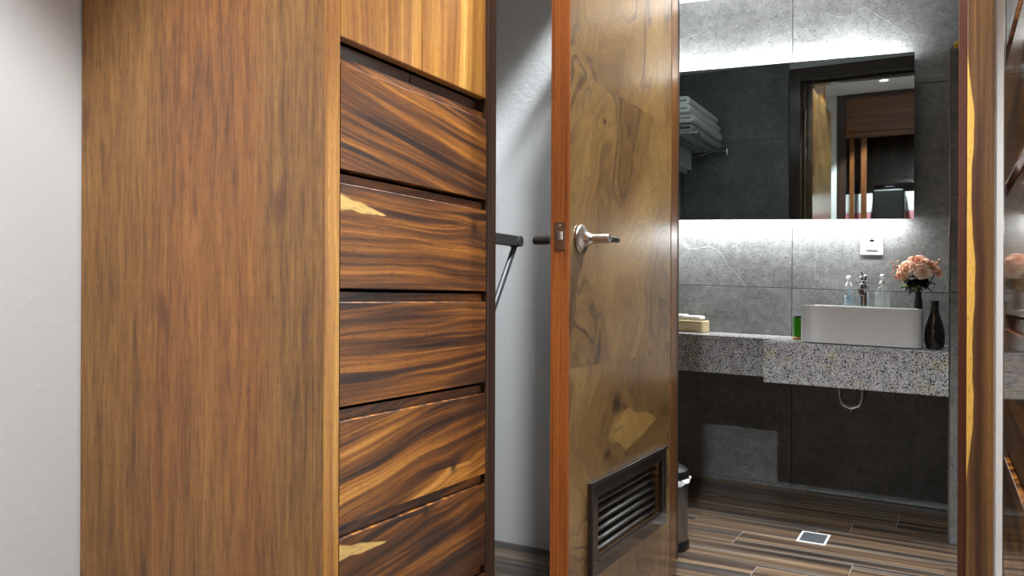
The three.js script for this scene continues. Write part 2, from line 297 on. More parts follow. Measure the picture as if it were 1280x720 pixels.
{
  const xs = [-1.65, -1.362, -0.663, 0.036, 0.735, 1.0], ys = [0.0, 0.017, 0.915, 1.808, 2.275], g = 0.0015; let k = 0;
  for (let i = 0; i + 1 < xs.length; i++) for (let j = 0; j + 1 < ys.length; j++) {
    const o = { uv: { du: (k * 0.61) % 1.5, dv: (k * 0.37) % 1.9 } }; k++;
    part('tile', box(xs[i] + g, xs[i + 1] - g, ys[j] + (j === 1 ? 0 : g), ys[j + 1] - g, DB, DB + 0.0125, 0.0008), M.slate, wallBack, o);
  }
  const ds = [2.755, 3.2, 3.62, 4.04];
  for (let i = 0; i + 1 < ds.length; i++) for (let j = 1; j + 1 < ys.length; j++) {
    const o = { uv: { du: (k * 0.61) % 1.5, dv: (k * 0.37) % 1.9 } }; k++;
    part('tile', box(BL - 0.012, BL, j === 1 ? 0.002 : ys[j] + g, ys[j + 1] - g, ds[i] + g, ds[i + 1] - g, 0.0008), M.slate, wallBathLeft, o);
    part('tile', box(BR, BR + 0.012, j === 1 ? 0.002 : ys[j] + g, ys[j + 1] - g, ds[i] + g, ds[i + 1] - g, 0.0008), M.slate, wallBathRight, o);
  }
  // bathroom face of the door wall
  const fx = [[-1.65, -1.51], [-1.51, -0.877], [0.09, 0.55], [0.55, 1.0]];
  for (const [a, b] of fx) for (let j = 1; j + 1 < ys.length; j++) { const o = { uv: { du: (k * 0.61) % 1.5, dv: (k * 0.37) % 1.9 } }; k++; part('tile', box(a + g, b - g, (j === 1 ? 0.02 : ys[j] + g), (j === 3 ? 2.25 : ys[j + 1] - g), DW1, DW1 + 0.012, 0.0008), M.slate, wallDoor, o); }
}
// low tiled partition at the end of the vanity
const partition = structure('wall_partition', box(-0.010, 0.10, 0.0, 1.79, 3.502, 4.04, 0), M.grout, 'grey tiled half-height partition at the end of the vanity');
{
  const ys = [0.0, 0.915, 1.79]; for (let j = 0; j < 2; j++) { part('tile', box(-0.018, 0.105, ys[j] + 0.001, ys[j + 1] - 0.001, 3.49, 3.502, 0.001), M.slate, partition, { uv: { du: 0.3 + j * 0.5, dv: j * 0.4 } }); part('tile', box(-0.022, -0.010, ys[j] + 0.001, ys[j + 1] - 0.001, 3.493, 4.038, 0.001), M.slate, partition, { uv: { du: 0.9 + j * 0.3, dv: 0.2 } }); }
  part('cap_tile', box(-0.022, 0.105, 1.79, 1.802, 3.49, 4.038, 0.002), M.slate, partition);
  part('edge_trim', box(-0.0235, -0.0195, 0.0, 1.803, 3.4885, 3.492, 0.0008), M.nickel, partition);
}

// door frame
{
  const t = thing('trim', 'dark brown wooden door frame around the bathroom doorway', 'door frame', [-0.38, 0, 2.67], { level: true, kind: 'structure' }); t.name = 'trim_1';
  part('jamb', box(OPEN_L, -0.814, 0, HEAD, DW0 - 0.004, DW1 + 0.006), M.dark, t); part('jamb', box(0.026, 0.05, 0, HEAD, DW0 - 0.004, DW1 + 0.006), M.dark, t);
  part('head', box(-0.814, 0.026, 2.136, HEAD, DW0 - 0.004, DW1 + 0.006), M.dark, t, { uv: { swap: true } });
  part('stop', box(-0.814, -0.798, 0, 2.136, 2.65, 2.69), M.dark, t); part('stop', box(0.005, 0.026, 0, 2.136, 2.65, 2.70), M.stop, t, { label: 'dark reddish brown door stop' }); part('stop', box(-0.798, 0.005, 2.118, 2.136, 2.65, 2.70), M.dark, t, { uv: { swap: true } });
  part('casing', box(-0.880, -0.816, 0, 2.215, DW0 - 0.014, DW0, 0.003), M.dark, t, { label: 'dark casing strip' }); part('casing', box(0.025, 0.090, 0, 2.215, DW0 - 0.014, DW0, 0.003), M.casing, t, { uv: { du: -0.025 }, label: 'brown casing strip with a pale streak of sapwood' });
  part('casing', box(-0.816, 0.025, 2.15, 2.215, DW0 - 0.014, DW0, 0.003), M.dark, t, { uv: { swap: true } });
  part('casing', box(-0.875, -0.812, 0, 2.205, DW1 + 0.006, DW1 + 0.02, 0.003), M.dark, t); part('casing', box(0.02, 0.088, 0, 2.205, DW1 + 0.006, DW1 + 0.02, 0.003), M.dark, t); part('casing', box(-0.812, 0.02, 2.132, 2.205, DW1 + 0.006, DW1 + 0.02, 0.003), M.dark, t, { uv: { swap: true } });
}

// ================================================================ THE DOOR, standing open into the closet
{
  const X0 = -0.815, X1 = -0.770, D0 = 1.757, D1 = 2.592, Y0 = 0.01, Y1 = 2.125;
  const t = thing('door', 'open glossy wooden bathroom door with swirling grain and a louvred vent', 'door', [X0, 0.01, D1], { level: true, kind: 'structure' }); t.name = 'door_1';
  const vy0 = 0.236, vy1 = 0.392, vd0 = 1.905, vd1 = 2.412;          // opening for the louvre
  const s = new THREE.Shape([[D0 + 0.006, Y0], [D1, Y0], [D1, Y1], [D0 + 0.006, Y1]].map(([a, b]) => new THREE.Vector2(a, b)));
  s.holes.push(new THREE.Path([[vd0, vy0], [vd0, vy1], [vd1, vy1], [vd1, vy0]].map(([a, b]) => new THREE.Vector2(a, b))));
  const leaf = new THREE.ExtrudeGeometry(s, { depth: X1 - X0, bevelEnabled: false }); leaf.rotateY(Math.PI / 2); leaf.translate(X0, 0, 0); // shape x -> -z, depth -> x
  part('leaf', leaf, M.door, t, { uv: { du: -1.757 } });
  part('edge_lipping', box(X0, X1, Y0, Y1, D0, D0 + 0.006, 0.0015), M.edge, t, { label: 'orange-red cedar edge of the door' });
  part('edge_lipping', box(X1 - 0.002, X1 + 0.0015, Y0, Y1, 2.528, D1, 0.001), M.lip, t, { label: 'plain brown strip along the hinge side' });
  // louvred vent
  const fr = (a, b, c, e, x0, x1) => box(x0, x1, c, e, a, b, 0.002);
  const v = part('vent_frame', [[X1, X1 + 0.014], [X0 - 0.012, X0]].flatMap(([x0, x1]) => [fr(1.872, 2.448, 0.388, 0.424, x0, x1), fr(1.872, 2.448, 0.198, 0.238, x0, x1), fr(1.872, 1.906, 0.236, 0.39, x0, x1), fr(2.412, 2.448, 0.236, 0.39, x0, x1)]), M.espresso, t, { uv: { swap: true }, label: 'dark brown frame of the door vent' });
  part('bead', [box(X1 + 0.012, X1 + 0.018, 0.418, 0.427, 1.869, 2.451, 0.002), box(X1 + 0.006, X1 + 0.018, 0.232, 0.239, 1.905, 2.413, 0.002)], M.espresso, t, { uv: { swap: true }, parent: v });
  for (let k = 0; k < 6; k++) {
    const y = 0.375 - k * 0.0235, g = new RoundedBoxGeometry(0.05, 0.008, vd1 - vd0 - 0.002, 2, 0.0035); g.rotateZ(-0.62); g.translate((X0 + X1) / 2, y, -(vd0 + vd1) / 2);
    part('slat', g, M.espresso, t, { uv: { swap: true }, parent: v });
  }
  // levers, rosettes, latch
  const yk = 0.996, dk = 1.822;
  for (const [sx, face] of [[1, X1], [-1, X0]]) {
    const prof = [[0, 0], [0.0335, 0], [0.0345, 0.004], [0.032, 0.009], [0.024, 0.013], [0.016, 0.02], [0.0125, 0.028], [0.0115, 0.034]];
    const ro = new THREE.LatheGeometry(prof.map(p => new THREE.Vector2(...p)), 32); ro.rotateZ(sx > 0 ? -Math.PI / 2 : Math.PI / 2); ro.translate(face, yk, -dk);
    const r = part('rosette', ro, M.nickel, t, { label: 'brushed nickel handle rosette' });
    part('lever', [rod(V3(face + sx * 0.03, yk, dk), V3(face + sx * 0.072, yk, dk), 0.0115, 0.0105, 20), rod(V3(face + sx * 0.061, yk, dk), V3(face + sx * 0.068, yk, dk + 0.062), 0.0085, 0.0065, 14)], M.nickel, t, { parent: r });
    part('turn_button', new THREE.TorusGeometry(0.0078, 0.0018, 8, 20).rotateY(Math.PI / 2).translate(face + sx * 0.0725, yk, -dk), M.chrome, t, { parent: r });
    part('button_core', rod(V3(face + sx * 0.07, yk, dk), V3(face + sx * 0.0726, yk, dk), 0.0068), M.black, t, { parent: r });
  }
  const lp = part('latch_plate', box(-0.806, -0.779, 0.968, 1.031, D0 - 0.0015, D0 + 0.001, 0.0006), M.nickel, t, { label: 'brushed nickel latch plate' });
  const bolt = new THREE.CylinderGeometry(0.0095, 0.0095, 0.018, 20, 1, false, 0, Math.PI).rotateZ(0).rotateX(0).translate(-0.7925, 1.0, -(D0 - 0.001)); part('latch_bolt', bolt.clone().applyMatrix4(new THREE.Matrix4().makeTranslation(0.7925, -1.0, D0 - 0.001)).rotateY(-Math.PI / 2).translate(-0.7925, 1.0, -(D0 - 0.001)), M.chrome, t, { parent: lp });
  for (const y of [0.977, 1.022]) part('screw', rod(V3(-0.7925, y, D0 - 0.001), V3(-0.7925, y, D0 - 0.003), 0.0036, 0.003), M.chrome, t, { parent: lp });
  for (const y of [0.25, 1.73, 1.965]) { const h = part('hinge', rod(V3(-0.805, y - 0.034, D1 + 0.006), V3(-0.805, y + 0.034, D1 + 0.006), 0.006), M.nickel, t); part('hinge_leaf', box(-0.8145, -0.8115, y - 0.033, y + 0.033, D1 + 0.006, D1 + 0.05, 0.0008), M.nickel, t, { parent: h }); }
}

// ================================================================ TALL WARDROBE ON THE LEFT
{
  const F = -0.90, D0 = 1.077, D1 = 1.647, TOP = 2.62, BK = XL + 0.005;
  const t = thing('wardrobe', 'tall brown wooden wardrobe with a column of grained drawers', 'wardrobe', [-1.2, 0.02, 1.36], { level: true });
  part('side_panel', box(BK, F - 0.0225, 0.025, TOP, D0, D0 + 0.034, 0.0005), M.panel, t, { uv: { du: 1.51, dv: -0.2 }, label: 'plain brown veneered side panel' });
  part('side_panel', box(BK, F - 0.004, 0.025, TOP, D1 - 0.03, D1, 0.001), M.dark, t);
  part('side_panel', box(F - 0.022, F - 0.0015, 0.025, TOP, D0, D0 + 0.036, 0.0005), M.panel, t, { uv: { du: 1.51, dv: -0.2 } }); part('stile', box(F - 0.0015, F + 0.001, 0.025, TOP, D0 + 0.0005, D0 + 0.038, 0.0008), M.gold, t, { uv: { du: 0.14, dv: 0.05 }, label: 'golden front stile' });
  part('stile', box(F - 0.03, F + 0.004, 0.025, TOP, 1.611, D1, 0.0015), M.dark, t, { uv: { du: 0.1 }, label: 'dark front stile' });
  part('carcass', [box(BK, BK + 0.012, 0.025, TOP, D0 + 0.03, D1 - 0.03, 0), box(BK, F - 0.06, 0.025, TOP, D0 + 0.036, D0 + 0.05, 0), box(BK, F - 0.06, 1.262, 1.28, D0 + 0.03, D1 - 0.03, 0)], M.dark, t);
  part('plinth', box(F - 0.05, F - 0.02, 0.025, 0.085, D0 + 0.038, 1.611, 0.001), M.dark, t, { uv: { swap: true } });
  part('top_panel', box(BK, F, TOP, TOP + 0.03, D0, D1, 0.002), M.dark, t);
  const a0 = 1.118, a1 = 1.609;
  for (const [p, q, off] of [[a0, 1.3595, 0.05], [1.3620, a1, 0.31]]) part('cupboard_door', box(F - 0.022, F - 0.001, 1.289, 2.58, p, q, 0.0025), M.gold, t, { uv: { du: off - p, dv: off * 2 }, label: 'golden cupboard door with vertical grain' });
  for (const [p, q] of [[a0, 1.352], [1.3545, a1]]) part('rail', box(F - 0.05, F - 0.024, 1.2605, 1.286, p, q, 0.001), M.dark, t, { uv: { swap: true } });
  const rows = [[1.071, 1.244], [0.874, 1.048], [0.678, 0.851], [0.481, 0.654], [0.287, 0.460], [0.092, 0.266]];
  rows.forEach(([y0, y1], i) => {
    const s = new THREE.Shape([[F - 0.022, y0], [F - 0.001, y0], [F, y0 + 0.0012], [F, y1 - 0.001], [F - 0.001, y1], [F - 0.010, y1 + 0.0015], [F - 0.0115, y1 + 0.017], [F - 0.022, y1 + 0.017]].map(p => new THREE.Vector2(...p)));
    const g = new THREE.ExtrudeGeometry(s, { depth: a1 - a0, bevelEnabled: false }).translate(0, 0, -a1);
    part('drawer', g, M.drawer, t, { uv: { du: -a0 + 0.02, dv: 0 }, label: ['drawer front with slanting dark streaks', 'drawer front with a pale sapwood patch and a knot', 'drawer front with level brown streaks', 'drawer front with broad golden swirls', 'drawer front with a pale sapwood wedge', 'lowest drawer front'][i] });
  });
}
// metal bracket on the far side of the wardrobe
{
  const t = thing('shelf_bracket', 'grey steel bracket with a diagonal strut on the side of the wardrobe', 'bracket', [-0.97, 0.72, 1.652], { level: true });
  part('wall_plate', box(-0.985, -0.955, 0.66, 1.02, 1.648, 1.653, 0.001), M.iron, t); part('arm', box(-0.982, -0.958, 0.988, 1.0135, 1.65, 1.888, 0.002), M.iron, t);
  part('strut', rod(V3(-0.97, 0.67, 1.655), V3(-0.97, 0.995, 1.884), 0.0085, 0.0085, 4), M.iron, t); part('end_knuckle', rod(V3(-0.985, 1.0, 1.886), V3(-0.955, 1.0, 1.886), 0.0135, 0.0135, 16), M.iron, t);
}

// ================================================================ MATCHING WARDROBE ON THE RIGHT
{
  const X = 0.065, D1 = 1.535, D0 = 0.965, a0 = 1.003, a1 = 1.499, TOP = 2.56, BK = XR - 0.14, t = thing('wardrobe', 'glossy lacquered wardrobe with drawers at the edge of the doorway view', 'wardrobe', [X, 0.02, D1]);
  t.rotation.y = 0.0112;
  part('side_panel', box(X + 0.004, BK, 0.03, TOP, D0, D0 + 0.034, 0.001), M.panel, t); part('side_panel', box(X + 0.004, BK, 0.03, TOP, D1 - 0.03, D1, 0.001), M.panel, t);
  part('stile', box(X, X + 0.022, 0.03, TOP, D0, a0 - 0.002, 0.0015), M.gold, t); part('stile', box(X, X + 0.022, 0.03, TOP, a1 + 0.002, D1, 0.0015), M.dark, t);
  part('carcass', [box(BK - 0.02, BK, 0.03, TOP, D0 + 0.03, D1 - 0.03, 0), box(X + 0.05, BK, 1.262, 1.28, D0 + 0.034, D1 - 0.03, 0)], M.dark, t); part('top_panel', box(X, BK, TOP, TOP + 0.03, D0, D1, 0.002), M.dark, t); part('plinth', box(X + 0.02, X + 0.05, 0.03, 0.085, a0, a1, 0.001), M.dark, t, { uv: { swap: true } });
  for (const [p, q, off] of [[a0, 1.2505, 0.1], [1.2530, a1, 0.36]]) part('cupboard_door', box(X + 0.001, X + 0.022, 1.275, 2.53, p, q, 0.002), M.gloss, t, { uv: { du: off - p, dv: off } });
  part('rail', box(X + 0.024, X + 0.05, 1.252, 1.274, a0, a1, 0.001), M.dark, t, { uv: { swap: true } });
  [[1.063, 1.240], [0.867, 1.042], [0.672, 0.845], [0.475, 0.650], [0.281, 0.454], [0.092, 0.260]].forEach(([y0, y1], i) => {
    const sh = new THREE.Shape([[X + 0.022, y0], [X + 0.022, y1 + 0.017], [X + 0.0115, y1 + 0.017], [X + 0.010, y1 + 0.0015], [X + 0.001, y1], [X, y1 - 0.001], [X, y0 + 0.0012], [X + 0.001, y0]].map(p => new THREE.Vector2(...p)));
    part('drawer', new THREE.ExtrudeGeometry(sh, { depth: a1 - a0, bevelEnabled: false }).translate(0, 0, -a1), M.gloss, t, { uv: { du: -a0 + 0.02, dv: 0 } });
  });
}

// ================================================================ OPEN WARDROBE BEHIND THE CAMERA (seen in the mirror)
{
  const F = -0.24, t = thing('wardrobe', 'open dark wardrobe with wooden posts reflected in the mirror', 'wardrobe', [-0.41, 0.02, -0.55], { level: true });
  part('side_panel', box(-0.93, -0.852, 0.025, 2.69, F - 0.02, F, 0.003), M.dark, t); part('side_panel', box(-0.93, -0.905, 0.025, 2.69, -0.93, F - 0.02, 0.002), M.dark, t); part('side_panel', box(0.08, 0.11, 0.025, 2.69, -0.93, F, 0.002), M.dark, t);
  part('cupboard_door', box(-0.85, 0.078, 2.355, 2.66, F - 0.022, F - 0.002, 0.003), M.umber, t, { uv: { swap: true, du: 0.1 } }); part('rail', box(-0.85, 0.078, 2.305, 2.35, F - 0.03, F, 0.003), M.umber, t, { uv: { swap: true } }); part('top_panel', box(-0.905, 0.08, 2.66, 2.69, -0.93, F, 0.002), M.dark, t);
  part('post', box(-0.820, -0.784, 0.025, 2.304, F - 0.04, F, 0.003), M.umber, t); part('post', box(-0.727, -0.680, 0.025, 2.304, F - 0.04, F, 0.003), M.umber, t);
  part('back_panel', box(-0.905, 0.08, 0.025, 2.66, -0.945, -0.93, 0), M.dark, t);
  part('shelf', box(-0.905, 0.08, 1.50, 1.53, -0.93, F - 0.05, 0.002), M.dark, t); part('shelf', box(-0.66, 0.08, 1.93, 1.96, -0.93, -0.60, 0.002), M.dark, t);
  t.position.x -= 0.05;
  const b = thing('storage_box', 'white storage box with a pink lower half on the wardrobe shelf', 'box', [-0.42, 1.53, -0.62], { level: true });
  part('lower_half', box(-0.89, 0.06, 1.531, 1.66, -0.74, -0.5, 0.006), M.pink, b, { label: 'pink' }); b.position.x -= 0.05; part('upper_half', box(-0.89, 0.06, 1.66, 1.835, -0.74, -0.5, 0.006), M.white, b, { label: 'white' });
  const c = thing('suitcase', 'black hard suitcase standing in front of the white and pink box', 'suitcase', [-0.5, 1.53, -0.4], { level: true });
  part('shell', box(-0.64, -0.375, 1.535, 1.85, -0.49, -0.33, 0.02), M.black, c); c.position.x -= 0.05; part('handle', tube([V3(-0.55, 1.848, -0.41), V3(-0.54, 1.875, -0.41), V3(-0.47, 1.875, -0.41), V3(-0.46, 1.848, -0.41)], 0.006), M.black, c);
}

// ================================================================ RECESSED SPOTS
SPOTS.forEach(([x, d], i) => {
  const t = thing('ceiling_spotlight', ['round recessed spotlight reflected at the top of the mirror', 'round recessed spotlight in the middle of the closet ceiling', 'round recessed spotlight close to the bathroom door wall'][i], 'spotlight', [x, CEIL, d], { level: true, group: 'recessed spots in the closet ceiling' });
  part('trim_ring', lathe([[0.032, -0.001], [0.036, -0.006], [0.046, -0.006], [0.049, 0]], x, CEIL, d), M.white, t, { keep: true });
  part('lamp_lens', lathe([[0, -0.004], [0.032, -0.004], [0.032, 0], [0, 0]], x, CEIL, d), M.lamp, t, { keep: true });
  const L = new THREE.SpotLight(WARM, DOWNLIGHT[i], 0, [0.80, 0.97, 0.77][i], [0.14, 0.22, 0.1][i], 2); L.name = 'spot_beam'; L.position.set(0, -0.012, 0); L.target.position.set(0, -1, 0); L.castShadow = true; L.shadow.radius = 1.6; t.add(L); t.add(L.target); L.target.name = 'spot_aim';
});

// ================================================================ BATHROOM
// back-lit mirror
{
  const x0 = -1.50, x1 = -0.157, y0 = 1.222, y1 = 1.926, t = thing('wall_mirror', 'wide frameless mirror with light strips glowing above and below it', 'mirror', [(x0 + x1) / 2, y0, 4.0]);
  part('mirror_glass', box(x0, x1, y0, y1, 3.968, 3.974, 0.0012), M.mirror, t); part('mirror_edge', box(x0 + 0.004, x1 - 0.002, y0 + 0.003, y1 - 0.003, 3.974, 3.980, 0.001), M.backing, t);
  part('backing_box', box(x0 + 0.04, x1 - 0.04, y0 + 0.03, y1 - 0.03, 3.980, 4.038, 0.001), M.backing, t);
  t.rotation.y = -0.0026;
  for (const [y, up] of [[y1 - 0.03, 1], [y0 + 0.03, -1]]) {
    const a = x0 + 0.05, b = x1 - 0.05, s = part('led_strip', box(a, b, up > 0 ? y : y - 0.006, up > 0 ? y + 0.006 : y, 3.984, 4.000, 0.001), M.led, t, { label: 'white light strip' });
    const L = new THREE.RectAreaLight(COOL, LED, b - a, 0.014); L.name = 'led_glow'; const xm = (a + b) / 2, yy = y + up * 0.009 + drop(xm);
    L.up.set(0, 0, 1); L.position.set(xm - t.base.x, yy - t.base.y, -3.992 - t.base.z); t.add(L); L.lookAt(xm + up * FALL * 1, yy + up * 1, -3.992);
  }
}
// granite vanity top: deep in front of the basin, shallow to the left
{
  const s = new THREE.Shape([[-0.022, 3.5], [-0.683, 3.5], [-0.683, 3.72], [-1.64, 3.72], [-1.64, 4.038], [-0.022, 4.038]].map(([a, b]) => new THREE.Vector2(a, b)));
  const g = new THREE.ExtrudeGeometry(s, { depth: 0.160, bevelEnabled: true, bevelSize: 0.0025, bevelThickness: 0.0025, bevelOffset: -0.0025, bevelSegments: 1 }); g.rotateX(-Math.PI / 2).translate(0, 0.534, 0);
  const t = thing('vanity_top', 'thick speckled grey granite vanity top with a stepped front', 'countertop', [-0.5, 0.53, 3.8]);
  part('granite_slab', g, M.granite, t);
}
const CT = 0.697;
// basin
{
  const rr = (x0, x1, d0, d1, r) => { const s = new THREE.Shape(); s.moveTo(x0 + r, d0); s.lineTo(x1 - r, d0); s.absarc(x1 - r, d0 + r, r, -Math.PI / 2, 0); s.lineTo(x1, d1 - r); s.absarc(x1 - r, d1 - r, r, 0, Math.PI / 2); s.lineTo(x0 + r, d1); s.absarc(x0 + r, d1 - r, r, Math.PI / 2, Math.PI); s.lineTo(x0, d0 + r); s.absarc(x0 + r, d0 + r, r, Math.PI, Math.PI * 1.5); return s; };
  const t = thing('sink', 'white rectangular vessel basin with rounded corners on the granite top', 'sink', [-0.332, CT, 3.74]);
  const o = rr(-0.553, -0.111, 3.545, 3.955, 0.045); o.holes.push(rr(-0.530, -0.134, 3.568, 3.835, 0.035));
  const wall = new THREE.ExtrudeGeometry(o, { depth: 0.138, bevelEnabled: true, bevelSize: 0.005, bevelThickness: 0.005, bevelOffset: -0.005, bevelSegments: 3, curveSegments: 10 }).rotateX(-Math.PI / 2).translate(0, CT + 0.007, 0);
  part('bowl_wall', wall, M.ceramic, t); part('bowl_floor', new THREE.ExtrudeGeometry(rr(-0.535, -0.129, 3.563, 3.84, 0.035), { depth: 0.022, bevelEnabled: false }).rotateX(-Math.PI / 2).translate(0, CT + 0.003, 0), M.ceramic, t);
  part('drain', lathe([[0, 0.002], [0.018, 0.003], [0.024, 0]], -0.332, CT + 0.025, 3.7), M.chrome, t, { keep: true });
}
const DECK = CT + 0.1485;
// faucet
{
  const x = -0.345, d = 3.893, t = thing('faucet', 'chrome single-lever basin faucet behind the white sink', 'faucet', [x, DECK, d]);
  part('body', [lathe([[0, 0], [0.026, 0], [0.026, 0.004], [0.021, 0.007], [0.0195, 0.09], [0.021, 0.094], [0.015, 0.102], [0, 0.104]], x, DECK, d)], M.chrome, t, { keep: true, rigid: true });
  part('spout', rod(V3(x, DECK + 0.072, d), V3(x, DECK + 0.062, d - 0.115), 0.014, 0.011), M.chrome, t, { rigid: true }); part('aerator', rod(V3(x, DECK + 0.062, d - 0.108), V3(x, DECK + 0.048, d - 0.11), 0.0095), M.steel, t, { rigid: true });
  part('handle', [lathe([[0, 0], [0.0165, 0.0], [0.02, 0.008], [0.018, 0.024], [0.010, 0.03], [0, 0.031]], x, DECK + 0.104, d), rod(V3(x, DECK + 0.122, d - 0.012), V3(x - 0.004, DECK + 0.140, d - 0.06), 0.006, 0.0045)], M.chrome, t, { keep: true, rigid: true });
}
// two pump bottles
function pump(t, x, y, d, s) {
  part('collar', lathe([[0, 0], [0.013, 0], [0.0135, 0.006], [0.0105, 0.016], [0.006, 0.018], [0, 0.018]].map(([r, h]) => [r * s, h * s]), x, y, d), M.pump, t, { keep: true, rigid: true });
  part('pump_head', [lathe([[0, 0], [0.0055, 0], [0.0055, 0.012], [0.0095, 0.014], [0.0105, 0.022], [0.006, 0.027], [0, 0.027]].map(([r, h]) => [r * s, h * s]), x, y + 0.018 * s, d), rod(V3(x, y + 0.036 * s, d), V3(x - 0.004, y + 0.033 * s, d - 0.03 * s), 0.0045 * s, 0.0035 * s)], M.pump, t, { keep: true, rigid: true });
}
{
  const x = -0.405, d = 3.885, t = thing('soap_dispenser', 'small clear pump bottle with blue liquid beside the faucet', 'soap dispenser', [x, DECK, d], { group: 'pump bottles behind the basin' });
  part('bottle', lathe([[0, 0], [0.0185, 0], [0.0195, 0.003], [0.0195, 0.055], [0.017, 0.064], [0.0105, 0.074], [0.0105, 0.082]], x, DECK, d), M.clear, t, { keep: true, rigid: true });
  part('liquid', lathe([[0, 0.003], [0.0175, 0.003], [0.0175, 0.046], [0, 0.046]], x, DECK, d), M.blueGel, t, { keep: true, rigid: true, label: 'pale blue soap' });
  part('dip_tube', rod(V3(x, DECK + 0.08, d), V3(x + 0.006, DECK + 0.005, d), 0.0026), M.blueTube, t, { rigid: true }); pump(t, x, DECK + 0.082, d, 1.05);
}
{
  const x = -0.273, d = 3.885, t = thing('soap_dispenser', 'wider frosted white pump bottle beside the faucet', 'soap dispenser', [x, DECK, d], { group: 'pump bottles behind the basin' });
  part('bottle', lathe([[0, 0], [0.029, 0], [0.031, 0.003], [0.031, 0.064], [0.0295, 0.070], [0.024, 0.081], [0.015, 0.088], [0.012, 0.094]], x, DECK, d), M.clear, t, { keep: true, rigid: true });
  part('liquid', lathe([[0, 0.002], [0.0295, 0.002], [0.0295, 0.064], [0, 0.064]], x, DECK, d), M.frosted, t, { keep: true, rigid: true, label: 'white soap' });
  part('dip_tube', rod(V3(x, DECK + 0.092, d), V3(x, DECK + 0.064, d), 0.003), M.pump, t, { rigid: true }); pump(t, x, DECK + 0.094, d, 1.0);
}
// dark glass vase
{
  const x = -0.072, d = 3.64, t = thing('vase', 'empty dark glass bottle vase at the right of the basin', 'vase', [x, CT, d]);
  part('body', lathe([[0, 0], [0.028, 0], [0.031, 0.004], [0.0365, 0.03], [0.037, 0.055], [0.033, 0.085], [0.024, 0.115], [0.0165, 0.14], [0.0145, 0.165], [0.016, 0.182]], x, CT, d, 32), M.blackGlass, t, { keep: true, rigid: true });
  part('lip', new THREE.TorusGeometry(0.0158, 0.002, 8, 28).rotateX(Math.PI / 2).translate(x, CT + 0.183, -d), M.blackGlass, t, { keep: true, rigid: true });
}
